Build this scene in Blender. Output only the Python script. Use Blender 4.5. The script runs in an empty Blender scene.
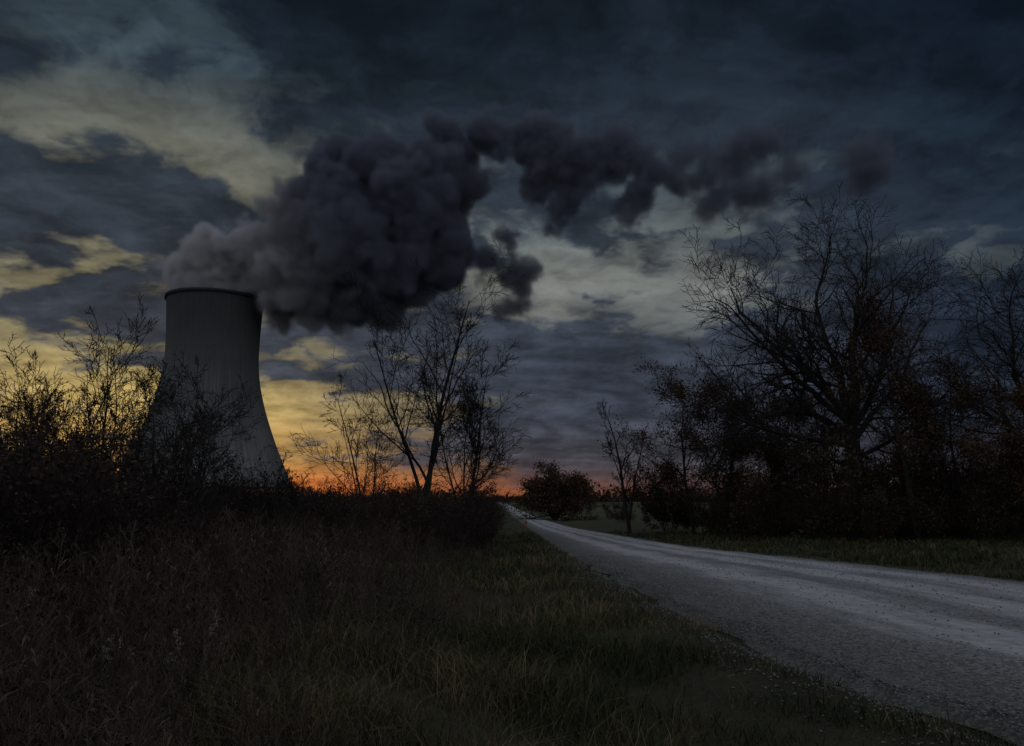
import bpy, math, random
import numpy as np
from mathutils import Vector, Matrix
random.seed(7); RNG=np.random.default_rng(7)
sc=bpy.context.scene
sc.view_settings.view_transform='Standard'; sc.view_settings.look='None'
sc.view_settings.exposure=0; sc.view_settings.gamma=1

# ------------------------------------------------------------------ helpers
class NB:
    def __init__(s,nt): s.nt=nt; s.n=nt.nodes; s.l=nt.links
    def put(s,sock,v):
        if isinstance(v,bpy.types.NodeSocket): s.l.new(v,sock)
        elif v is not None: sock.default_value=v
    def m(s,op,a,b=None,c=None,clamp=False):
        n=s.n.new('ShaderNodeMath'); n.operation=op; n.use_clamp=clamp
        s.put(n.inputs[0],a); s.put(n.inputs[1],b); s.put(n.inputs[2],c)
        return n.outputs[0]
    def add(s,a,b): return s.m('ADD',a,b)
    def sub(s,a,b): return s.m('SUBTRACT',a,b)
    def mul(s,a,b): return s.m('MULTIPLY',a,b)
    def div(s,a,b): return s.m('DIVIDE',a,b)
    def comb(s,x,y,z):
        n=s.n.new('ShaderNodeCombineXYZ'); s.put(n.inputs[0],x); s.put(n.inputs[1],y); s.put(n.inputs[2],z); return n.outputs[0]
    def sep(s,v):
        n=s.n.new('ShaderNodeSeparateXYZ'); s.put(n.inputs[0],v); return n.outputs
    def vm(s,op,a,b=None,scale=None):
        n=s.n.new('ShaderNodeVectorMath'); n.operation=op; s.put(n.inputs[0],a)
        if b is not None: s.put(n.inputs[1],b)
        if scale is not None: s.put(n.inputs[3],scale)
        return n.outputs[1] if op in('DISTANCE','LENGTH') else n.outputs[0]
    def noise(s,v,scale,detail=4,rough=.5,dist=0,col=False):
        n=s.n.new('ShaderNodeTexNoise'); s.put(n.inputs['Vector'],v); n.inputs['Scale'].default_value=scale
        n.inputs['Detail'].default_value=detail; n.inputs['Roughness'].default_value=rough; n.inputs['Distortion'].default_value=dist
        return n.outputs[1] if col else n.outputs[0]
    def ss(s,v,a,b,o0=0.,o1=1.):
        n=s.n.new('ShaderNodeMapRange'); n.interpolation_type='SMOOTHSTEP'
        s.put(n.inputs[0],v); n.inputs[1].default_value=a; n.inputs[2].default_value=b; n.inputs[3].default_value=o0; n.inputs[4].default_value=o1
        return n.outputs[0]
    def ramp(s,v,stops):
        n=s.n.new('ShaderNodeValToRGB'); e=n.color_ramp.elements
        while len(e)<len(stops): e.new(.5)
        for el,(p,c) in zip(e,stops): el.position=p; el.color=(*c,1)
        s.put(n.inputs[0],v); return n.outputs[0]
    def mix(s,f,a,b,mode='MIX'):
        n=s.n.new('ShaderNodeMix'); n.data_type='RGBA'; n.blend_type=mode; n.clamp_factor=True
        s.put(n.inputs[0],f); 
        for i,v in((6,a),(7,b)):
            if isinstance(v,tuple): v=(*v,1) if len(v)==3 else v
            s.put(n.inputs[i],v)
        return n.outputs[2]
    def bump(s,h,strength,dist):
        n=s.n.new('ShaderNodeBump'); n.inputs['Strength'].default_value=strength; n.inputs['Distance'].default_value=dist
        s.put(n.inputs['Height'],h); return n.outputs[0]

def newmat(name):
    m=bpy.data.materials.new(name); m.use_nodes=True
    b=NB(m.node_tree); p=m.node_tree.nodes['Principled BSDF']; p.inputs['Roughness'].default_value=.9
    p.inputs['Specular IOR Level'].default_value=.15
    return m,b,p
def objco(b):
    return b.n.new('ShaderNodeTexCoord').outputs['Object']

def link(ob,parent=None):
    sc.collection.objects.link(ob)
    if parent: ob.parent=parent
    return ob
def mesh_np(name,V,F,mat=None,attr=None,smooth=False,parent=None,uv=None,colr=None):
    if not isinstance(F,list): F=[F]
    F=[np.asarray(f,dtype=np.int32) for f in F if len(f)]
    me=bpy.data.meshes.new(name)
    me.vertices.add(len(V)); me.vertices.foreach_set('co',np.asarray(V,dtype=np.float32).ravel())
    loops=np.concatenate([f.ravel() for f in F]); tot=np.concatenate([np.full(len(f),f.shape[1],dtype=np.int32) for f in F])
    st=np.concatenate([[0],np.cumsum(tot)[:-1]]).astype(np.int32)
    me.loops.add(len(loops)); me.loops.foreach_set('vertex_index',loops)
    me.polygons.add(len(tot)); me.polygons.foreach_set('loop_start',st); me.polygons.foreach_set('loop_total',tot)
    me.update(calc_edges=True)
    if smooth: me.polygons.foreach_set('use_smooth',np.ones(len(tot),dtype=bool))
    if attr is not None:
        a=me.attributes.new('rnd','FLOAT','POINT'); a.data.foreach_set('value',np.asarray(attr,dtype=np.float32))
    if colr is not None:
        a=me.attributes.new('radiance','FLOAT_COLOR','POINT'); a.data.foreach_set('color',np.asarray(colr,dtype=np.float32).ravel())
    if uv is not None:
        u=me.uv_layers.new(name='UVMap'); u.data.foreach_set('uv',np.asarray(uv,dtype=np.float32)[loops].ravel())
    if mat: me.materials.append(mat)
    return link(bpy.data.objects.new(name,me),parent)

# ------------------------------------------------------------------ terrain
PY=[-300,0,15,39,95,150,320,450,900,9000]; PZ=[0,0,0,-.7,-1.9,-1.95,-1.5,-1.2,-3,-3]
RY=[-60,-15,0,6.3,10,15,26,39,76,96,140,233,320,460]
RL=[22,9.5,5.1,3.5,2.75,2.40,2.3,2.3,2.2,1.9,.6,-2.2,-5.0,-11]
RR=[33,18.5,13.2,11.9,11.4,11.0,10.2,8.9,8.0,7.2,5.0,1.9,-.6,-6.5]
def smooth_interp(y,X,Yv):
    y=np.asarray(y,float); w=np.maximum(2.,np.abs(y)*.12); s=0
    for k,g in((-1,.2),(-.5,.2),(0,.2),(.5,.2),(1,.2)): s=s+g*np.interp(y+k*w,X,Yv)
    return s
def rl(y): return smooth_interp(y,RY,RL)
def rr(y): return smooth_interp(y,RY,RR)
def zbase(y): return smooth_interp(y,PY,PZ)
def zf(x,y):
    x=np.asarray(x,float); y=np.asarray(y,float)
    L=rl(y); R=rr(y)
    d=np.maximum(L-x,x-R); d=np.where(y>455,5,d)
    und=.06*np.sin(x*.9+y*.35)+.05*np.sin(y*.8-x*.4)+.04*np.sin(x*2.1+1)*np.sin(y*1.7)
    far=np.clip((np.abs(x)-25)/200,0,1)
    und=und*np.clip(d/2,0,1)+far*(1.0*np.sin(x*.011+y*.004)+.6*np.sin(y*.013))
    ditch=-.22*np.exp(-((d-2.6)/1.2)**2)
    sink=-.10*np.clip((.35-d)/.35,0,1)
    return zbase(y)+und+np.where(d>0,ditch,0)+sink

def axis(lo,hi,fine,grow):
    a=[0.]; s=fine
    while a[-1]<hi: a.append(a[-1]+s); s*=grow
    b=[0.]; s=fine
    while b[-1]<-lo: b.append(b[-1]+s); s*=grow
    return np.array([-v for v in b[:0:-1]]+a)
gx=axis(-6000,6000,.3,1.032); gx=gx+3
gy=axis(-400,9000,.35,1.028)
GX,GY=np.meshgrid(gx,gy); nx=len(gx); ny=len(gy)
V=np.stack([GX.ravel(),GY.ravel(),zf(GX,GY).ravel()],1)
i=np.arange(nx*ny).reshape(ny,nx)
F=np.stack([i[:-1,:-1],i[:-1,1:],i[1:,1:],i[1:,:-1]],-1).reshape(-1,4)
mg,b,p=newmat('ground_soil_grass')
oc=objco(b)
n1=b.noise(oc,.25,4,.6); n2=b.noise(oc,9,5,.7); 
col=b.ramp(b.add(b.mul(n1,.55),b.mul(n2,.45)),[(.3,(.016,.013,.009)),(.45,(.028,.025,.014)),(.6,(.038,.036,.017)),(.75,(.07,.056,.032))])
sx=b.sep(oc)
farf=b.ss(sx[1],70,180)
fld=b.noise(b.vm('MULTIPLY',oc,(.004,.012,1)),1,3)
col=b.mix(farf,col,b.ramp(fld,[(.35,(.036,.038,.018)),(.55,(.052,.056,.027)),(.7,(.06,.05,.028))]))
b.l.new(col,p.inputs['Base Color']); b.l.new(b.bump(n2,.8,.05),p.inputs['Normal'])
mesh_np('ground',V,F,mg,smooth=True)

# ------------------------------------------------------------------ road
ry=np.concatenate([np.arange(-50,40,.5),np.arange(40,150,2.),np.arange(150,456,5.)])
nu=25; u=np.linspace(0,1,nu)
L=rl(ry)[:,None]; R=rr(ry)[:,None]
XX=L+(R-L)*u[None,:]; YY=np.repeat(ry[:,None],nu,1)
prof=.07*(1-(2*u-1)**2)-.012*np.exp(-((u-.33)/.06)**2)-.012*np.exp(-((u-.58)/.06)**2)-.012*np.exp(-((u-.78)/.05)**2)
edge=np.where((u<.001)|(u>.999),-.10,0)
ZZ=zbase(YY)+.015+prof[None,:]+edge[None,:]
XX=XX+(0.10*np.sin(YY*1.3+u[None,:]*3)+.07*np.sin(YY*3.1))*(np.abs(u-.5)>.45)[None,:]
V=np.stack([XX.ravel(),YY.ravel(),ZZ.ravel()],1)
i=np.arange(V.shape[0]).reshape(len(ry),nu)
F=np.stack([i[:-1,:-1],i[:-1,1:],i[1:,1:],i[1:,:-1]],-1).reshape(-1,4)
uv=np.stack([np.repeat(u[None,:],len(ry),0).ravel(),(YY/10).ravel()],1)
mr,b,p=newmat('gravel_road')
oc=objco(b); uvn=b.n.new('ShaderNodeUVMap').outputs[0]; us=b.sep(uvn)
wob=b.mul(b.sub(b.noise(b.comb(0.,us[1],0.),1.3,3),.5),.12)
uu=b.add(us[0],wob)
pat=b.noise(b.comb(b.mul(us[0],14.),b.mul(us[1],2.6),0.),1.2,6,.66)
def band(c,w): return b.m('EXPONENT',b.mul(b.m('POWER',b.m('ABSOLUTE',b.div(b.sub(uu,c),w)),2.),-1.))
tr=b.m('MAXIMUM',b.m('MAXIMUM',band(.33,.10),band(.58,.09)),band(.78,.09))
mask=b.ss(b.add(tr,b.mul(b.sub(pat,.5),2.6)),.10,1.1)
fine=b.noise(oc,30,4,.75); fine2=b.noise(oc,5,5,.7)
vor=b.n.new('ShaderNodeTexVoronoi'); b.l.new(oc,vor.inputs['Vector']); vor.inputs['Scale'].default_value=34
peb=b.sep(vor.outputs['Color'])[0]
g=b.ramp(b.add(b.mul(fine,.6),b.mul(peb,.4)),[(.25,(.055,.055,.055)),(.5,(.14,.139,.138)),(.8,(.31,.308,.305))])
c1=b.ramp(b.add(b.mul(fine2,.65),b.mul(fine,.35)),[(.3,(.18,.178,.176)),(.7,(.42,.418,.416))])
col=b.mix(mask,g,c1)
ed=b.m('MAXIMUM',b.ss(b.add(uu,b.mul(b.sub(fine2,.5),.16)),.26,.02),b.ss(uu,.92,.99))
col=b.mix(b.mul(ed,.9),col,b.mix(.65,g,(.06,.053,.042)))
b.l.new(col,p.inputs['Base Color'])
hh=b.add(b.mul(fine,.6),b.mul(peb,.4))
b.l.new(b.bump(b.mul(hh,b.sub(1.,b.mul(mask,.6))),.8,.03),p.inputs['Normal'])
mesh_np('gravel_road',V,F,mr,smooth=True,uv=uv)

def scatter(templates,pos,scl,rotz,tilt=None):
    Vs=[];Fs3=[];Fs4=[];A=[];off=0
    k=RNG.integers(0,len(templates),len(pos))
    for ti,(tv,tf3,tf4,ta) in enumerate(templates):
        s=np.where(k==ti)[0]
        if len(s)==0: continue
        c=np.cos(rotz[s])[:,None]; sn=np.sin(rotz[s])[:,None]
        x=tv[None,:,0]*c-tv[None,:,1]*sn; y=tv[None,:,0]*sn+tv[None,:,1]*c; z=np.repeat(tv[None,:,2],len(s),0)
        if tilt is not None:
            x=x+z*tilt[s,0][:,None]; y=y+z*tilt[s,1][:,None]
        P=np.stack([x,y,z],-1)*scl[s][:,None,None]
        P+=pos[s][:,None,:]
        nv=len(tv); base=(off+np.arange(len(s))*nv)[:,None,None]
        if len(tf3): Fs3.append((tf3[None]+base).reshape(-1,3))
        if len(tf4): Fs4.append((tf4[None]+base).reshape(-1,4))
        Vs.append(P.reshape(-1,3)); A.append((np.clip(ta[None,:]+RNG.uniform(-.35,.35,len(s))[:,None],0,1)).ravel()); off+=nv*len(s)
    F=[]
    if Fs3: F.append(np.concatenate(Fs3))
    if Fs4: F.append(np.concatenate(Fs4))
    return np.concatenate(Vs),F,np.concatenate(A)
E=np.zeros((0,3),int); E4=np.zeros((0,4),int)
import bmesh
st=[]
for q in range(5):
    bm=bmesh.new(); bmesh.ops.create_icosphere(bm,subdivisions=1,radius=1)
    v=np.array([x.co[:] for x in bm.verts]); f=np.array([[x.index for x in fc.verts] for fc in bm.faces]); bm.free()
    v=v*RNG.uniform(.7,1.2,(len(v),1))*np.array([1,.8,.55]); st.append((v,f,E4,np.full(len(v),.5)))
N=26000
yy=3.5+RNG.random(N)**1.7*26; side=RNG.random(N)
l=rl(yy); r=rr(yy)
xx=np.where(side<.76,l+RNG.normal(.3,.5,N),np.where(side<.88,r+RNG.normal(-.2,.35,N),l+(r-l)*RNG.random(N)))
zz=np.where((xx>l+.02)&(xx<r-.02),zbase(yy)+.015+.07*(1-(2*(xx-l)/(r-l)-1)**2),zf(xx,yy)+.01)
V,F,A=scatter(st,np.stack([xx,yy,zz],1),RNG.uniform(.006,.018,N)*(1+.012*yy),RNG.uniform(0,6.28,N))
mst,b,p=newmat('stone')
at=b.n.new('ShaderNodeAttribute'); at.attribute_name='rnd'
b.l.new(b.ramp(at.outputs['Fac'],[(.1,(.04,.038,.035)),(.6,(.11,.107,.102)),(.95,(.22,.215,.205))]),p.inputs['Base Color'])
mesh_np('loose_gravel',V,F,mst,attr=A)

# ------------------------------------------------------------------ branching plants
def unit(v):
    n=math.sqrt(v[0]**2+v[1]**2+v[2]**2) or 1; return (v[0]/n,v[1]/n,v[2]/n)
def perp(d,rnd):
    a=rnd.uniform(0,6.283); 
    ax=(0,0,1) if abs(d[2])<.9 else (1,0,0)
    e=unit((d[1]*ax[2]-d[2]*ax[1],d[2]*ax[0]-d[0]*ax[2],d[0]*ax[1]-d[1]*ax[0]))
    f=(d[1]*e[2]-d[2]*e[1],d[2]*e[0]-d[0]*e[2],d[0]*e[1]-d[1]*e[0])
    c,s=math.cos(a),math.sin(a)
    return (e[0]*c+f[0]*s,e[1]*c+f[1]*s,e[2]*c+f[2]*s)
class Plant:
    def __init__(s,seed,levels,rmin=.006):
        s.r=random.Random(seed); s.levels=levels; s.V=[];s.F=[];s.tips=[];s.rmin=rmin
    def tube(s,P,R,sides):
        base=len(s.V)
        for k,(p,r) in enumerate(zip(P,R)):
            q=P[min(k+1,len(P)-1)]; o=P[max(k-1,0)]
            d=unit((q[0]-o[0],q[1]-o[1],q[2]-o[2]))
            ax=(0,1,0) if abs(d[1])<.8 else (1,0,0)
            e=unit((d[1]*ax[2]-d[2]*ax[1],d[2]*ax[0]-d[0]*ax[2],d[0]*ax[1]-d[1]*ax[0]))
            f=(d[1]*e[2]-d[2]*e[1],d[2]*e[0]-d[0]*e[2],d[0]*e[1]-d[1]*e[0])
            for j in range(sides):
                a=6.28318*j/sides; c=math.cos(a)*r; n=math.sin(a)*r
                s.V.append((p[0]+e[0]*c+f[0]*n,p[1]+e[1]*c+f[1]*n,p[2]+e[2]*c+f[2]*n))
        for k in range(len(P)-1):
            for j in range(sides):
                a=base+k*sides+j; bb=base+k*sides+(j+1)%sides
                s.F.append((a,bb,bb+sides,a+sides))
    def grow(s,p,d,length,r0,lv,end=.3):
        L=s.levels[lv]; rnd=s.r
        n=max(3,int(round(length/L.get('seg',.6)))); n=min(n,14)
        P=[p];R=[r0];D=[d]; st=length/n
        for k in range(n):
            w=L.get('w',.15)
            d=unit((d[0]+rnd.gauss(0,w),d[1]+rnd.gauss(0,w),d[2]+rnd.gauss(0,w)+L.get('up',.03)))
            p=(p[0]+d[0]*st,p[1]+d[1]*st,p[2]+d[2]*st)
            P.append(p);D.append(d);R.append(max(s.rmin,r0*(1-(1-end)*((k+1)/n))))
        s.tube(P,R,7 if r0>.12 else (5 if r0>.04 else 3))
        if lv+1<len(s.levels):
            C=s.levels[lv+1]; cn=C['n']; cn=max(2,int(round(cn*rnd.uniform(.75,1.25)*(min(1.5,length/L['ref']) if 'ref' in L else 1))))
            t0=C.get('t0',.25)
            for c in range(cn):
                t=t0+(1-t0)*(c+rnd.random())/cn; t=min(t,.999)
                fk=t*n; k=int(fk); fr=fk-k
                q=tuple(P[k][z]+(P[k+1][z]-P[k][z])*fr for z in range(3)); rr_=R[k]+(R[k+1]-R[k])*fr
                e=perp(D[k],rnd); a=math.radians(rnd.uniform(*C['ang']))
                nd=unit(tuple(D[k][z]*math.cos(a)+e[z]*math.sin(a) for z in range(3)))
                if nd[2]<C.get('minz',-.35): nd=unit((nd[0],nd[1],C.get('minz',-.35)))
                ln=length*C['lr']*rnd.uniform(.6,1.2)*(1.15-C.get('td',.55)*t)
                s.grow(q,nd,ln,max(s.rmin,min(rr_*C.get('rr',.55),r0*.6)),lv+1,C.get('end',.3))
        if lv>=len(s.levels)-2: s.tips.extend(P[1:])
    def arr(s): return np.array(s.V),np.array(s.F)

mb,b,p=newmat('bark')
oc=objco(b)
n=b.noise(b.vm('MULTIPLY',oc,(6,6,1.2)),2,3,.65)
b.l.new(b.ramp(n,[(.3,(.012,.010,.009)),(.7,(.036,.030,.026))]),p.inputs['Base Color'])
mlf,b,p=newmat('dry_leaves')
at=b.n.new('ShaderNodeAttribute'); at.attribute_name='rnd'
b.l.new(b.ramp(at.outputs['Fac'],[(.0,(.024,.014,.009)),(.5,(.055,.030,.016)),(1,(.10,.052,.025))]),p.inputs['Base Color'])
mub,b,p=newmat('underbrush_leaves')
at=b.n.new('ShaderNodeAttribute'); at.attribute_name='rnd'
b.l.new(b.ramp(at.outputs['Fac'],[(.0,(.018,.013,.009)),(.5,(.036,.025,.015)),(1,(.062,.042,.022))]),p.inputs['Base Color'])

def leaves(tips,count,size,spread,seed,clump=1.):
    r=np.random.default_rng(seed); T=np.array(tips)
    w=.12+np.clip(np.sin(T[:,0]*1.9+seed)+np.sin(T[:,2]*2.1+seed)+np.sin(T[:,1]*1.7+1),0,3)*clump
    c=T[r.choice(len(T),count,p=w/w.sum())]+r.normal(0,spread,(count,3))
    a=r.normal(0,1,(count,3)); a/=np.linalg.norm(a,axis=1)[:,None]
    q=r.normal(0,1,(count,3)); bb=np.cross(a,q); bb/=np.linalg.norm(bb,axis=1)[:,None]
    s=size*r.uniform(.5,1.3,(count,1))
    V=np.stack([c-a*s,c+bb*s*.5,c+a*s,c-bb*s*.5],1).reshape(-1,3)
    F=np.arange(count*4).reshape(-1,4)
    return V,F,np.repeat(r.random(count),4)

def put_tree(name,pl,x,y,leaf=None,lsize=.14,seed=1,rot=0,dz=-.1,spread=.2):
    e=bpy.data.objects.new(name,None); link(e); e.location=(x,y,float(zf(x,y))+dz); e.rotation_euler[2]=rot
    V,F=pl.arr(); mesh_np('trunk_and_branches',V,F,mb,smooth=True,parent=e)
    if leaf:
        V,F,A=leaves(pl.tips,leaf,lsize,spread,seed); mesh_np('leaves',V,F,mlf,attr=A,parent=e)
    return e

# big spreading bare oak
lv=[dict(seg=1.3,w=.05,up=.05,n=1),
    dict(n=11,ang=(35,70),lr=.55,seg=.8,w=.15,up=.0,t0=.25,rr=.62,end=.16,ref=7,td=.35),
    dict(n=10,ang=(32,68),lr=.48,seg=.5,w=.19,up=.035,t0=.15,rr=.55,end=.25,ref=4,td=.5),
    dict(n=8,ang=(30,65),lr=.5,seg=.35,w=.2,up=.03,t0=.12,rr=.55,end=.35,minz=-.6),
    dict(n=5,ang=(28,60),lr=.55,seg=.3,w=.2,up=.02,t0=.2,rr=.65,end=.5,minz=-.6)]
pl=Plant(11,lv,.014)
def limb(pl,start,d,ln,r,lv=1): pl.grow(start,unit(d),ln,r,lv,.13)
tp=[(0,0,-.3),(0,0,.3),(.05,0,2),(0,.1,4),(-.1,.1,6),(-.1,0,7.6)]
pl.tube(tp,[.95,.7,.58,.54,.5,.42],10)
for s_,d_,ln_,r_ in [((-.1,0,7.3),(-.45,.1,1),13.0,.28),((-.1,0,7.4),(.22,-.15,1),13.6,.30),((-.1,0,7.6),(-.08,.3,1),13.0,.24),
    ((-.1,.1,6.4),(-1,.2,1.0),13.4,.25),((-.1,.1,5.8),(-1,-.2,.65),12.6,.20),((-.1,.1,6.2),(1,.1,.85),12,.22),((-.05,.1,5.2),(1,-.3,.5),9.5,.16),
    ((-.1,0,7),(.3,1,.7),9,.16),((-.1,0,7),(-.3,-1,.8),9,.16),((-.1,0,7.2),(.75,.2,1),12.6,.22),((-.1,0,7.2),(-.95,-.2,1.3),13.2,.22),((0,.1,4.6),(-1,.3,.3),8.6,.13)]:
    limb(pl,s_,d_,ln_,r_)
put_tree('bare_oak_tree',pl,22.3,52)
pl=Plant(23,lv,.014)
pl.tube([(0,0,-.3),(0,0,2),(-.1,0,4),(-.2,0,6)],[.6,.45,.4,.34],9)
for d,ln,r in(((-.5,.1,1),12,.2),((.4,.1,1),12,.2),((0,-.2,1),13,.2),((-1,.2,.7),9.5,.15),((-.8,-.2,1),11.5,.17),((1,0,.6),9,.15)):
    limb(pl,(-.2,0,5.8),d,ln,r)
put_tree('bare_oak_tree',pl,35.8,54)

def small(seed,H,r0,spread=1.,dense=1.,rmin=.009,up=.06):
    l=[dict(seg=H/9,w=.07,up=.08,n=1),
       dict(n=int(12*dense),ang=(28,55),lr=.48*spread,seg=.45,w=.13,up=up,t0=.2,rr=.55,end=.2,td=.6),
       dict(n=int(8*dense),ang=(28,58),lr=.42,seg=.3,w=.16,up=.05,t0=.15,rr=.55,end=.3),
       dict(n=int(6*dense),ang=(28,58),lr=.5,seg=.22,w=.18,up=.03,t0=.15,rr=.6,end=.5)]
    pl=Plant(seed,l,rmin); pl.grow((0,0,-.2),(0,0,1),H,r0,0,.12); return pl
pl=small(31,14.6,.2,1.05,1.05,.012,.07)
pl.grow((0,0,2.2),unit((-.42,0,1)),10.8,.12,0,.12); pl.grow((0,0,3),unit((.26,.1,1)),9.8,.10,0,.12)
put_tree('bare_tree',pl,-4.9,45)
pl=small(32,10.8,.12,.9,1.4,.012); pl.grow((0,0,.8),unit((.22,0,1)),8.0,.08,0,.12); pl.grow((0,0,.8),unit((-.25,.1,1)),8.5,.08,0,.12); pl.grow((0,0,.8),unit((.05,.1,1)),7,.08,0,.12)
put_tree('bare_tree',pl,-2.8,47)
pl=small(33,8.3,.09,1.1,1.0,.010); pl.grow((0,0,.6),unit((.35,0,1)),6,.06,0,.12); pl.grow((0,0,.6),unit((-.4,0,1)),6,.06,0,.12)
put_tree('bare_tree',pl,-7.9,44)
pl=small(34,12.0,.22,.75,.9,.02); pl.grow((0,0,1.5),unit((.25,0,1)),8.5,.13,0,.12); pl.grow((0,0,3),unit((-.3,0,1)),6,.1,0,.12)
put_tree('bare_tree',pl,10.9,75)
for sd,x,y,H,sp in((41,-13.2,21.5,5.2,1.),(42,-10.4,20,5.9,1.0),(43,-8.6,19,4.4,.9),(45,-15.3,24,5.5,.9),(46,-9.0,22,4.9,1.),(50,-11.8,24,6.4,.9),(51,-9.6,23,5.6,.9),(52,-7.0,24,2.8,1.),(53,-14.3,20,4.3,1.),(54,-11.6,21,5.6,.7),(55,-12.4,22,4.9,.8),(56,-7.6,18,3.9,.7)):
    pl=small(sd,H,.055,sp,1.1,.0068); pl.grow((0,0,.2),unit((.32,.1,1)),H*.8,.038,0,.15); pl.grow((0,0,.2),unit((-.4,-.1,1)),H*.7,.038,0,.15)
    put_tree('bare_sapling',pl,x,y)
def leafy(seed,H,r0,sp=1.): return small(seed,H,r0,sp,1.2,.012,.03)
for sd,x,y,H,r0,sp,nl in((61,13.9,62,10.4,.16,1.3,9000),(62,17.0,64,9.4,.16,1.3,8000),(63,20.6,60,10.6,.16,1.1,7500),
    (64,23.8,47.5,13.4,.2,.95,5500),(65,27.6,49,10.0,.16,1.1,6500),(66,29.0,44,7.0,.14,1.3,7500),(67,24.5,63,9.6,.16,1.2,7000),(68,32,58,9.5,.16,1.1,8000),(69,15.3,59,7.,.12,1.3,5000),(70,19,57,7.,.12,1.3,5000)):
    put_tree('oak_tree_with_dry_leaves',leafy(sd,H,r0,sp),x,y,leaf=nl,lsize=.10,seed=sd,spread=.3)
pl=Plant(71,[dict(seg=1,w=.05,up=.05,n=1),dict(n=10,ang=(30,75),lr=.8,seg=.8,w=.12,up=.03,t0=.1,rr=.6,end=.2,td=.35),
   dict(n=8,ang=(30,60),lr=.45,seg=.5,w=.15,up=.03,t0=.2,end=.3),dict(n=6,ang=(30,60),lr=.45,seg=.4,w=.15,up=.02,t0=.2,end=.5)],.03)
for k in range(7): pl.grow((0,0,-.2),unit((.7*math.cos(k*.9),.7*math.sin(k*.9),1)),6.0,.2,0,.3)
pl.grow((0,0,-.2),(0,0,1),6.6,.2,0,.3)
put_tree('round_hawthorn_tree',pl,7.1,132,leaf=15000,lsize=.2,seed=71,spread=.5)
put_tree('roadside_bush',small(72,5.2,.1,1.5,1.2,.02),12.2,142,leaf=3500,lsize=.22,seed=72,spread=.3)

def shrub_t(seed,H,leafn=0,rmin=.005,lsz=.045,nst=9):
    l=[dict(seg=H/6,w=.12,up=.07,n=1),dict(n=9,ang=(22,58),lr=.45,seg=.25,w=.15,up=.05,t0=.12,rr=.6,end=.3),
       dict(n=6,ang=(28,60),lr=.45,seg=.18,w=.16,up=.04,t0=.15,rr=.6,end=.5)]
    pl=Plant(seed,l,rmin); r=random.Random(seed)
    for k in range(nst):
        a=r.uniform(0,6.28); t=r.uniform(.05,.7)
        pl.grow((.15*math.cos(a),.15*math.sin(a),-.1),unit((t*math.cos(a),t*math.sin(a),1)),H*r.uniform(.6,1),.016,0,.3)
    V,F=pl.arr()
    A=np.full(len(V),.25)
    if leafn:
        lv_,lf,la=leaves(pl.tips,leafn,lsz,.10,seed); F=np.concatenate([F,lf+len(V)]); V=np.concatenate([V,lv_]); A=np.concatenate([A,la])
    return (V,E,F,A)
mtw,b,p=newmat('dry_brush')
at=b.n.new('ShaderNodeAttribute'); at.attribute_name='rnd'
b.l.new(b.ramp(at.outputs['Fac'],[(.0,(.018,.012,.010)),(.5,(.034,.022,.017)),(1,(.06,.042,.03))]),p.inputs['Base Color'])
sh=[shrub_t(100+k,2.4,420,.004) for k in range(5)]
def region(N,fn):
    out=[]
    while len(out)<N:
        q=fn(); 
        if q is not None: out.append(q)
    return np.array(out)
def fl():
    y=11+44*random.random()**1.1; f=random.uniform(.33,.95); x=-f*y
    if x<-50 or (y<15 and f<.5): return None
    h=.42+.53*min(1,max(0,(f-.36))/.16)
    return (x,y,h)
Q=region(300,fl); sclx=Q[:,2]*RNG.uniform(.65,1.3,len(Q))*(1+.012*Q[:,1])
V,F,A=scatter(sh,np.stack([Q[:,0],Q[:,1],zf(Q[:,0],Q[:,1])-.05],1),sclx,RNG.uniform(0,6.28,len(Q)))
mesh_np('bramble_thicket',V,F,mtw,attr=A)
def fm():
    y=28+70*random.random(); x=random.uniform(-.48,-.01)*y
    if x>rl(y)-3.8: return None
    return (x,y,.75)
Q=region(300,fm)
V,F,A=scatter(sh,np.stack([Q[:,0],Q[:,1],zf(Q[:,0],Q[:,1])-.05],1),Q[:,2]*RNG.uniform(.5,1.6,len(Q))*(1+.008*Q[:,1]),RNG.uniform(0,6.28,len(Q)))
mesh_np('bramble_thicket',V,F,mtw,attr=A)
sh2=[shrub_t(200+k,3.2,1400,.008,.075,8) for k in range(4)]
def fr():
    y=43+32*random.random(); x=random.uniform(13.0,46)
    if x/y<.19 or x<rr(y)+5.5: return None
    return (x,y,1.)
Q=region(170,fr)
V,F,A=scatter(sh2,np.stack([Q[:,0],Q[:,1],zf(Q[:,0],Q[:,1])-.05],1),Q[:,2]*RNG.choice([.5,.75,1.,1.3,1.9],len(Q))*RNG.uniform(.8,1.2,len(Q)),RNG.uniform(0,6.28,len(Q)))
mesh_np('underbrush',V,F,mub,attr=A)
def fr2():
    y=95+150*random.random(); x=rr(y)+9+random.random()**1.2*90
    return (x,y,1.)
Q=region(90,fr2)
V,F,A=scatter(sh2,np.stack([Q[:,0],Q[:,1],zf(Q[:,0],Q[:,1])-.05],1),RNG.uniform(.3,1.1,len(Q)),RNG.uniform(0,6.28,len(Q)))
mesh_np('hedgerow',V,F,mub,attr=A)

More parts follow.
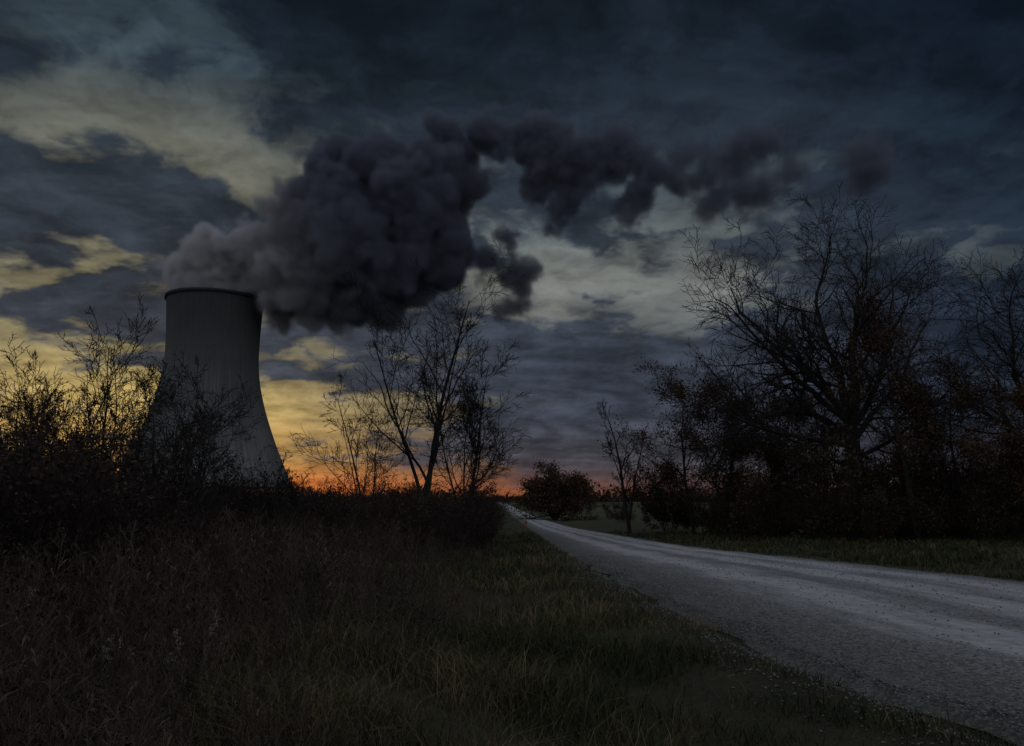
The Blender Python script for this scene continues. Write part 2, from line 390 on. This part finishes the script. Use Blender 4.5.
# ------------------------------------------------------------------ tall dead weeds
def weed_t(seed,H=1.2,heads=0):
    pl=Plant(seed,[dict(seg=H/5,w=.07,up=.05,n=1),dict(n=7,ang=(25,55),lr=.28,seg=.12,w=.12,up=.05,t0=.35,rr=.7,end=.5),
        dict(n=3,ang=(25,50),lr=.4,seg=.1,w=.1,up=.02,t0=.3,rr=.8,end=.6)],.0022)
    pl.grow((0,0,-.05),(0,0,1),H,.0055,0,.4)
    V,F=pl.arr(); A=np.full(len(V),.5)
    r=np.random.default_rng(seed)
    n=14; z=r.uniform(.1,.9,n)*H; a=r.uniform(0,6.28,n); ln=r.uniform(.07,.16,n)
    c=np.stack([0*z,0*z,z],1); d=np.stack([np.cos(a),np.sin(a),-.5+0*a],1)*ln[:,None]; s=np.stack([-np.sin(a),np.cos(a),0*a],1)*.010
    LV=np.stack([c,c+d*.5+s+[0,0,.02],c+d,c+d*.5-s+[0,0,.02]],1).reshape(-1,3)
    F=np.concatenate([F,np.arange(n*4).reshape(-1,4)+len(V)]); V=np.concatenate([V,LV]); A=np.concatenate([A,np.full(n*4,.35)])
    if heads:
        T=np.array([t for t in pl.tips if t[2]>H*.7]); m=220
        lv_,lf,la=leaves([tuple(t) for t in T],m,.012,.016,seed); F=np.concatenate([F,lf+len(V)]); V=np.concatenate([V,lv_]); A=np.concatenate([A,np.full(len(lv_),1.)])
    return (V,E,F,A)
wt=[weed_t(300+k) for k in range(7)]
def fw():
    r=3.2+62*random.random()**1.5; a=random.uniform(-.80,.0)
    x=r*math.sin(a); y=r*math.cos(a)
    edge=-1.0+.7*math.sin(y*.7)+random.gauss(0,.6)-.25*max(0,6-y)
    if x>edge: return None
    if x>rl(y)-3: return None
    return (x,y,min(1,.4+(edge-x)*.2))
Q=region(8500,fw)
V,F,A=scatter(wt,np.stack([Q[:,0],Q[:,1],zf(Q[:,0],Q[:,1])],1),Q[:,2]*RNG.uniform(.55,1.2,len(Q)),RNG.uniform(0,6.28,len(Q)),RNG.normal(0,.18,(len(Q),2)))
mwd,b,p=newmat('dead_weed')
at=b.n.new('ShaderNodeAttribute'); at.attribute_name='rnd'
b.l.new(b.ramp(at.outputs['Fac'],[(.0,(.024,.016,.013)),(.5,(.052,.036,.027)),(1,(.13,.096,.066))]),p.inputs['Base Color'])
mesh_np('dead_weeds',V,F,mwd,attr=A)
yq=4+40*RNG.random(700)**1.4; rs=RNG.random(700)<.75
xq=np.where(rs,rl(yq)-.35-RNG.random(700)**.7*3.8,rr(yq)+.6+RNG.random(700)*6)
V,F,A=scatter(wt,np.stack([xq,yq,zf(xq,yq)],1),RNG.uniform(.18,.42,700),RNG.uniform(0,6.28,700),RNG.normal(0,.3,(700,2)))
mesh_np('verge_weeds',V,F,mwd,attr=A)
gt=[weed_t(400+k,1.05,1) for k in range(4)]
Q=np.array([(-3.0,6.6,.75),(-3.2,6.8,.7),(-2.75,6.5,.72),(-4.3,7.2,.8),(-2.55,6.9,.7),(-4.6,8.,.8),(-5.6,9.,.8),(-2.4,9.5,.7)])
V,F,A=scatter(gt,np.stack([Q[:,0],Q[:,1],zf(Q[:,0],Q[:,1])],1),Q[:,2]*RNG.uniform(.75,1.05,len(Q)),RNG.uniform(0,6.28,len(Q)),RNG.normal(0,.1,(len(Q),2)))
mgr,b,p=newmat('seed_heads')
at=b.n.new('ShaderNodeAttribute'); at.attribute_name='rnd'
b.l.new(b.ramp(at.outputs['Fac'],[(.0,(.04,.028,.02)),(.6,(.06,.045,.035)),(1,(.20,.17,.13))]),p.inputs['Base Color'])
mesh_np('goldenrod_seed_heads',V,F,mgr,attr=A)

# ------------------------------------------------------------------ grass
N=340000
r=2.0+70*RNG.random(N)**2.0; a=RNG.uniform(-.78,.80,N)
x=r*np.sin(a); y=r*np.cos(a); l=rl(y); R_=rr(y)
d=np.maximum(l-x,x-R_)
clump=np.sin(x*2.3+np.sin(y*1.9)*1.5)+np.sin(y*2.7+x*1.1)+.7*np.sin(x*6.1+y*4.3)+.7*np.sin(x*.7-y*.5)
keep=(d>RNG.exponential(.32,N)-.30+.16*np.sin(y*2.1)+.12*np.sin(y*5.3+1))
keep&=(clump+RNG.normal(0,1.0,N)>-.7)
x,y,r,d,clump,R_=x[keep],y[keep],r[keep],d[keep],clump[keep],R_[keep]; N=len(x)
h=(.12+.08*clump.clip(-1,2.5)+RNG.exponential(.06,N))*np.clip(.38+d*.35,.3,1.2)*RNG.uniform(.5,1.4,N); h=np.clip(h,.03,.5)
w=.0030+.0008*r
th=RNG.uniform(0,6.28,N); lean=RNG.uniform(.2,1.6,N)*h; la=RNG.uniform(0,6.28,N)
z=zf(x,y)-.01
bx=np.stack([np.cos(th)*w,np.sin(th)*w,0*w],1)/2; B=np.stack([x,y,z],1); LD=np.stack([np.cos(la)*lean,np.sin(la)*lean,0*h],1)
Mi=B+LD*.3+np.stack([0*h,0*h,h*.6],1); T=B+LD+np.stack([0*h,0*h,h*.85],1)
V=np.stack([B-bx,B+bx,Mi+bx*.7,Mi-bx*.7,T],1).reshape(-1,3)
k=np.arange(N)*5
patch_=.20*np.sin(x*.8+y*.5+np.sin(y*.6))+.14*np.sin(x*2.9-y*2.2)
A=np.repeat(np.clip(RNG.normal(.50,.28,N)+patch_-.12*(x>R_),0,1),5)
mgs,b,p=newmat('grass_blades')
at=b.n.new('ShaderNodeAttribute'); at.attribute_name='rnd'
b.l.new(b.ramp(at.outputs['Fac'],[(.0,(.018,.023,.009)),(.4,(.034,.039,.014)),(.62,(.054,.049,.021)),(1,(.15,.112,.063))]),p.inputs['Base Color'])
mesh_np('grass',V,[np.stack([k,k+1,k+2,k+3],1),np.stack([k+3,k+2,k+4],1)],mgs,attr=A)

# ------------------------------------------------------------------ distant treeline
N=90000
cx=RNG.uniform(-900,900,N); band_=RNG.integers(0,3,N)
cy=480+band_*170+RNG.normal(0,8,N)+30*np.sin(cx*.006)
hmax=(8+4*np.sin(cx*.02+band_)+3.2*np.sin(cx*.083+band_*2)+2.4*np.sin(cx*.31))
hmax=np.clip(hmax,2.0,18)*(.8+.3*band_)
hmax=np.where(np.abs(cx-(-2))<14,hmax*.3,hmax)
cz=zf(cx,cy)+RNG.random(N)*hmax
c=np.stack([cx,cy,cz],1); aa=RNG.normal(0,1,(N,3)); bb=RNG.normal(0,1,(N,3)); s=RNG.uniform(.5,1.5,(N,1))
V=np.stack([c,c+aa*s,c+bb*s],1).reshape(-1,3)
mesh_np('distant_treeline',V,np.arange(N*3).reshape(-1,3),mub,attr=np.repeat(RNG.random(N)*.5,3))

# ------------------------------------------------------------------ roadside marker post
def marker(x,y,colr,H=1.1):
    e=bpy.data.objects.new('road_marker_post',None); link(e); e.location=(x,y,float(zf(x,y))-.05)
    bm=bmesh.new(); bmesh.ops.create_cone(bm,segments=10,radius1=.045,radius2=.04,depth=H,cap_ends=True,matrix=Matrix.Translation((0,0,H/2)))
    me=bpy.data.meshes.new('post'); bm.to_mesh(me); bm.free(); m,b2,p2=newmat('post_paint'); p2.inputs['Base Color'].default_value=(.12,.11,.1,1); me.materials.append(m); link(bpy.data.objects.new('post',me),e)
    bm=bmesh.new(); bmesh.ops.create_cube(bm,size=1,matrix=Matrix.Translation((0,-.06,H-.12))@Matrix.Diagonal((.22,.02,.3,1)))
    bmesh.ops.bevel(bm,geom=bm.edges[:],offset=.006,segments=2,affect='EDGES')
    me=bpy.data.meshes.new('reflector_plate'); bm.to_mesh(me); bm.free(); m,b2,p2=newmat('plate_paint'); p2.inputs['Base Color'].default_value=(*colr,1); p2.inputs['Roughness'].default_value=.4; me.materials.append(m); link(bpy.data.objects.new('reflector_plate',me),e)
marker(1.2,70,(.4,.06,.03))

# ------------------------------------------------------------------ cooling tower
tw=bpy.data.objects.new('cooling_tower',None); link(tw); TX,TY=-216.,566.
tw.location=(TX,TY,-2.5)
H=146.; zs=np.linspace(11,H,90)
def trad(z):
    zt=106.; a=31.8
    c=np.where(z<zt,60.,120.)
    return a*np.sqrt(1+((z-zt)/c)**2)
ns=160; an=np.linspace(0,2*np.pi,ns,endpoint=False)
def ring_surface(name,zv,rv,mat,flip=False):
    V=np.stack([(rv[:,None]*np.cos(an)).ravel(),(rv[:,None]*np.sin(an)).ravel(),np.repeat(zv[:,None],ns,1).ravel()],1)
    n=len(zv); i=np.arange(n*ns).reshape(n,ns); j=np.roll(i,-1,1)
    F=np.stack([i[:-1],j[:-1],j[1:],i[1:]],-1).reshape(-1,4)
    if flip: F=F[:,::-1]
    return mesh_np(name,V,F,mat,smooth=True,parent=tw)
mc,b,p=newmat('weathered_concrete')
oc=objco(b); s3=b.sep(oc)
ang=b.m('ARCTAN2',s3[1],s3[0])
streak=b.noise(b.comb(b.mul(ang,26.),b.mul(s3[2],.012),0.),1.5,5,.65)
patch=b.noise(oc,.02,6,.65)
rings=b.m('PINGPONG',b.mul(s3[2],.35),.5); ribs=b.m('PINGPONG',b.mul(ang,12.),.5)
t=b.add(b.mul(streak,.55),b.mul(patch,.45))
col=b.ramp(t,[(.36,(.05,.05,.049)),(.5,(.11,.11,.107)),(.64,(.20,.20,.195))])
col=b.mix(b.mul(b.ss(rings,.46,.5),.25),col,(.05,.05,.05))
col=b.mix(b.mul(b.ss(ribs,.44,.5),.15),col,(.05,.05,.05))
topst=b.mul(b.ss(b.add(s3[2],b.mul(streak,50.)),60,175),.85)
col=b.mix(topst,col,(.035,.035,.035))
b.l.new(col,p.inputs['Base Color']); b.l.new(b.bump(t,.4,1.5),p.inputs['Normal'])
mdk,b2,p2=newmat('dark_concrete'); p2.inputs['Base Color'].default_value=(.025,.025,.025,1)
rv=trad(zs)
ring_surface('shell',zs,rv,mc)
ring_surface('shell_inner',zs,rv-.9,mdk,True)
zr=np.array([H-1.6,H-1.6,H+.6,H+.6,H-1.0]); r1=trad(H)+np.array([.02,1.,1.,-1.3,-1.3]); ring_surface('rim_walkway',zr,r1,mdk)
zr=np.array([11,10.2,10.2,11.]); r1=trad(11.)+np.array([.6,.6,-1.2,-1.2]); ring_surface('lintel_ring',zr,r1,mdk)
pc=Plant(1,[{}],.1); nb=44; rb=float(trad(11.)); rg=rb+6
for k in range(nb):
    a0=2*math.pi*k/nb
    for s in(-1,1):
        a1=a0+s*math.pi/nb
        pc.tube([(rg*math.cos(a0),rg*math.sin(a0),-1),((rb-.3)*math.cos(a1),(rb-.3)*math.sin(a1),10.4)],[.6,.55],8)
V,F=pc.arr(); mesh_np('support_columns',V,F,mc,smooth=True,parent=tw)
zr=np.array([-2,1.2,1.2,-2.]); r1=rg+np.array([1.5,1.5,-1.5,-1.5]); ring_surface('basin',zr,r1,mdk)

# ------------------------------------------------------------------ steam plume (real volume)
BL=[(0,146,32,0),(-10,152,24,0),(10,156,29,0),(-20,161,15,0),(6,170,24,0),(32,178,28,5),(58,166,33,-5),(40,154,27,0),
(66,206,33,0),(92,228,32,5),(98,190,42,-6),(82,245,20,0),(122,239,28,0),(138,212,40,0),(152,190,34,4),(126,171,32,-5),
(160,242,25,0),(176,230,16,0),(170,260,21,6),(188,273,17,0),(168,277,15,0),(104,154,24,0),(78,148,19,0),(122,146,18,0),(204,271,11,0),
(238,266,19,0),(256,256,20,4),(236,238,14,0),(280,256,17,0),(299,264,15,0),(256,220,12,0),(232,280,11,0),(274,238,12,0),(294,244,13,0),(251,205,9,0),
(318,242,12,0),(338,236,13,0),(356,243,18,0),(380,250,19,0),(398,266,16,0),(392,226,15,0),(366,222,14,0),(309,223,14,0),(418,242,12,0),(345,256,11,0),
(483,250,19,0),(490,262,12,0),(222,158,13,0),(219,140,11,0),(200,176,12,8),(210,192,9,0)]
ng=bpy.data.node_groups.new('steam_plume_density','GeometryNodeTree')
ng.interface.new_socket('Geometry',in_out='INPUT',socket_type='NodeSocketGeometry')
ng.interface.new_socket('Geometry',in_out='OUTPUT',socket_type='NodeSocketGeometry')
g=NB(ng); out=ng.nodes.new('NodeGroupOutput'); pos=ng.nodes.new('GeometryNodeInputPosition').outputs[0]
warp=g.vm('SUBTRACT',g.noise(pos,.018,3,.55,0,True),(.5,.5,.5)); wp=g.vm('ADD',pos,g.vm('SCALE',warp,scale=34.))
f=None
for (dx,z,r_,dy) in BL:
    v_=g.sub(r_*1.08+1.,g.vm('DISTANCE',wp,(dx,dy,z)))
    f=v_ if f is None else g.m('SMOOTH_MAX',f,v_,6.)
vo=ng.nodes.new('ShaderNodeTexVoronoi'); g.l.new(g.vm('ADD',pos,g.vm('SCALE',warp,scale=20.)),vo.inputs['Vector']); vo.inputs['Scale'].default_value=.045
vo2=ng.nodes.new('ShaderNodeTexVoronoi'); g.l.new(pos,vo2.inputs['Vector']); vo2.inputs['Scale'].default_value=.10
px=g.sep(pos)
tail=g.ss(px[0],170,270)
bil=g.add(g.mul(g.sub(.5,vo.outputs[0]),18.),g.mul(g.sub(.5,vo2.outputs[0]),9.))
nn=g.mul(g.sub(g.noise(pos,.055,7,.68),.5),40.)
fsum=g.add(f,g.add(g.mul(bil,g.sub(1.,g.mul(tail,.6))),g.mul(nn,g.add(.55,g.mul(tail,1.15)))))
d0=g.mul(g.ss(fsum,-1.5,4.),g.ss(fsum,-2.,16.,.35,1.))
dens=g.mul(d0,g.ss(px[0],190,420,.30,.10))
inside=g.ss(px[2],146,151); rim=g.ss(px[0],34,46)
dens=g.mul(dens,g.m('MAXIMUM',inside,rim))
vc=ng.nodes.new('GeometryNodeVolumeCube')
g.l.new(dens,vc.inputs['Density'])
vc.inputs['Min'].default_value=(-52,-50,112); vc.inputs['Max'].default_value=(518,50,308)
vc.inputs['Resolution X'].default_value=320; vc.inputs['Resolution Y'].default_value=46; vc.inputs['Resolution Z'].default_value=110
mv=bpy.data.materials.new('steam'); mv.use_nodes=True; mv.node_tree.nodes.clear()
try: mv.cycles.volume_step_rate=6.
except Exception as ex: print('step',ex)
vb=NB(mv.node_tree); mo=mv.node_tree.nodes.new('ShaderNodeOutputMaterial'); pv=mv.node_tree.nodes.new('ShaderNodeVolumePrincipled')
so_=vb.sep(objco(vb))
vcol=vb.mix(vb.ss(vb.add(so_[0],vb.mul(vb.sub(so_[2],150.),.5)),0,125),(.86,.80,.80),(.21,.22,.28))  # pale at tower, darkening outward and upward: plume's shade put into the colour
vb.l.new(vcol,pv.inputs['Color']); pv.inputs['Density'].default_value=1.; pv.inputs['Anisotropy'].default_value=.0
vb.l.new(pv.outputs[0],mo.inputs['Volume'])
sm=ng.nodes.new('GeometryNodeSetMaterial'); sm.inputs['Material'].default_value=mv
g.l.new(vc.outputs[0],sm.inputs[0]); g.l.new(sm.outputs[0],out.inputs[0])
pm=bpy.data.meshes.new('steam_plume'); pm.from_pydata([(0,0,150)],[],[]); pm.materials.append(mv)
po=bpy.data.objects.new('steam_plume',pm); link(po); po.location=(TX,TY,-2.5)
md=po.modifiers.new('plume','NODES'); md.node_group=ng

# ------------------------------------------------------------------ sky: western cloud dome (numpy fbm clouds on a far shell)
def perlin(x,y,seed):
    r=np.random.default_rng(seed); perm=r.permutation(4096); ga=r.random(4096)*2*np.pi
    xi=np.floor(x).astype(int); yi=np.floor(y).astype(int); xf=x-xi; yf=y-yi
    def gr(ix,iy,dx,dy):
        h=ga[perm[(perm[ix&4095]+iy)&4095]]; return np.cos(h)*dx+np.sin(h)*dy
    u_=xf*xf*xf*(xf*(xf*6-15)+10); v_=yf*yf*yf*(yf*(yf*6-15)+10)
    a_=gr(xi,yi,xf,yf); b_=gr(xi+1,yi,xf-1,yf); c_=gr(xi,yi+1,xf,yf-1); d_=gr(xi+1,yi+1,xf-1,yf-1)
    return (a_+(b_-a_)*u_+(c_-a_)*v_+(a_-b_-c_+d_)*u_*v_)*1.5
def fbm(x,y,seed,oct=6,rough=.55):
    s=0;a_=1;t=0
    for o in range(oct):
        s=s+a_*perlin(x*2**o+o*17.3,y*2**o+o*9.1,seed+o); t+=a_; a_*=rough
    return s/t*1.5
def sst(v,a,b_):
    t=np.clip((v-a)/(b_-a),0,1); return t*t*(3-2*t)
AZ=np.concatenate([np.arange(-80,-42,1.),np.arange(-42,42,.10),np.arange(42,81,1.)]); EL=np.concatenate([np.arange(-3,36,.09),np.arange(36,56,1.)])
az,el=np.meshgrid(AZ,EL)
ar,er=np.radians(az),np.radians(el)
DX=np.sin(ar)*np.cos(er); DY=np.cos(ar)*np.cos(er); DZ=np.sin(er)
zc=np.maximum(DZ,0)+.20; cx_=DX/zc; cy_=DY/zc
w1=fbm(cx_*2.0,cy_*2.0,5,6,.6); w2=fbm(cx_*2.0+9,cy_*2.0+4,15,6,.6)
azw=az+w1*7.5; elw=el+w2*np.interp(el,[0,20],[.6,4.6])
def lobe(a_,e_,sa,se): return np.exp(-((azw-a_)/sa)**2-((elw-e_)/se)**2)
def cr(stops):
    xs=[s_[0] for s_ in stops]; return np.stack([np.interp(el,xs,[s_[1][k] for s_ in stops]) for k in range(3)],-1)
warm=cr([(0,(.55,.11,.02)),(1.1,(.66,.20,.035)),(2.6,(.66,.36,.085)),(6,(.60,.42,.14)),(10,(.34,.28,.14)),(15,(.25,.225,.14)),(22,(.165,.165,.13)),(28,(.055,.080,.098)),(36,(.026,.042,.060))])
cool=cr([(0,(.22,.08,.035)),(.9,(.10,.06,.045)),(3,(.055,.062,.080)),(8,(.07,.085,.105)),(15.5,(.20,.215,.205)),(21,(.095,.125,.145)),(28,(.028,.044,.062)),(36,(.010,.016,.026))])
wf=np.exp(-((az+26)/18)**2)[...,None]
bright=cool*(1-wf)+warm*wf
bright*=(1-sst(az,12,36)[...,None]*(1-np.array([.30,.37,.46])))
glow=np.exp(-((az+13)/13)**2-((el-.2)/1.4)**2)[...,None]
xs_=cx_+w1*.10; ys_=cy_+w2*.10
f1=fbm(xs_*2.4,ys_*2.4,31,8,.60); f2=fbm(xs_*7+3,ys_*7,41,6,.6); f3=fbm(cx_*1.6+.6*cy_,cy_*5.5-.8*cx_,51,7,.60)
bill=1-2*np.abs(fbm(xs_*4.5,ys_*4.5,61,5,.55))
base=.5+.22*f1+.12*f2+.14*f3+.06*(bill-.6)
bias=0
for (a_,e_,sa,se,wt_) in [(-30,17.3,14,3.4,.24),(5,8.8,21,2.9,.24),(-29,11.2,10,1.7,.18),(-9,31,12,3.4,.18),(28,27,21,11,.24),(28,10,14,6,.16),(-2,25,10,4.5,.12),(-14,14,9,3.5,.06),
    (6,3.4,13,3.0,.24),(-26,27.5,12,2.4,.08),(14,25,8,3,.08),
    (-14,5.6,9,2.0,-.30),(-34,13.6,5,1.5,-.22),(-24,22.3,10,2.4,-.14),(7,14.6,10,3.4,-.19),(-34,6.5,6,3,-.17),(-14,.3,15,1.5,-.40),(-28,32,9,3,-.08),(16,20,8,3,-.13),(-26,4,6,1.5,.04)]:
    bias=bias+lobe(a_,e_,sa,se)*wt_
cm=sst(base+bias,.41,.60)[...,None]
dark=cr([(0,(.10,.045,.035)),(2.0,(.052,.048,.058)),(6,(.037,.044,.062)),(13,(.028,.035,.051)),(22,(.019,.027,.039)),(30,(.010,.016,.025)),(39,(.005,.009,.015))])
dark*=(1-sst(az,12,34)[...,None]*(1-np.array([.45,.54,.64])))
dark*=(.62+1.35*sst(.5+.24*f2+.24*f3-.25*f1,.2,.95))[...,None]
bright*=np.clip(.88+.45*f2+.40*f3-.1*f1,.3,1.6)[...,None]
col=bright*(1-cm*.96)+dark*cm*.96+glow*np.array([.20,.05,.008])
edge_=np.maximum(sst(el,40,54),sst(np.abs(az),50,78))[...,None]
AMB=np.array([.33,.365,.43])
col=col*(1-edge_)+AMB*edge_
RD=8800.
V=np.stack([DX*RD,DY*RD,DZ*RD],-1).reshape(-1,3)
i=np.arange(az.size).reshape(az.shape)
F=np.stack([i[:-1,:-1],i[:-1,1:],i[1:,1:],i[1:,:-1]],-1).reshape(-1,4)
ms=bpy.data.materials.new('cloudy_dusk_sky'); ms.use_nodes=True; ms.node_tree.nodes.clear(); b=NB(ms.node_tree)
at=b.n.new('ShaderNodeAttribute'); at.attribute_name='radiance'; em=b.n.new('ShaderNodeEmission'); mo=b.n.new('ShaderNodeOutputMaterial')
b.l.new(at.outputs['Color'],em.inputs['Color']); b.l.new(em.outputs[0],mo.inputs['Surface'])
try: ms.cycles.emission_sampling='NONE'
except Exception as ex: print(ex)
colr=np.concatenate([np.clip(col,0,None).reshape(-1,3),np.ones((az.size,1))],1)
mesh_np('sky',V,F,ms,smooth=True,colr=colr)

# world: unseen rest of the twilight sky, brightened to light road and ground
SUN_AZ=-17.; SUN_EL=1.5
w=bpy.data.worlds.new('World'); sc.world=w; w.use_nodes=True
b=NB(w.node_tree); bg=w.node_tree.nodes['Background']
ns_=b.n.new('ShaderNodeTexSky'); ns_.sky_type='NISHITA'; ns_.sun_disc=False
ns_.sun_elevation=math.radians(SUN_EL); ns_.sun_rotation=math.radians(SUN_AZ); ns_.altitude=200
nk=b.vm('SCALE',ns_.outputs[0],scale=.06)
tot=b.vm('ADD',nk,tuple(float(v)*10 for v in AMB))
b.l.new(tot,bg.inputs['Color']); bg.inputs['Strength'].default_value=.1

sd=bpy.data.lights.new('sun','SUN'); sd.energy=.04; sd.angle=math.radians(6); sd.color=(1,.6,.3)
so=bpy.data.objects.new('sun',sd); link(so)
a=math.radians(SUN_AZ); e=math.radians(SUN_EL)
v=Vector((math.sin(a)*math.cos(e),math.cos(a)*math.cos(e),math.sin(e))); so.rotation_euler=v.to_track_quat('Z','Y').to_euler()

# ------------------------------------------------------------------ camera
cd=bpy.data.cameras.new('camera'); cd.lens=28; cd.sensor_width=36; cd.clip_end=20000; cd.clip_start=.05
co=bpy.data.objects.new('camera',cd); link(co); co.location=(0,0,1.7); co.rotation_euler=(math.radians(98.85),0,0)
sc.camera=co
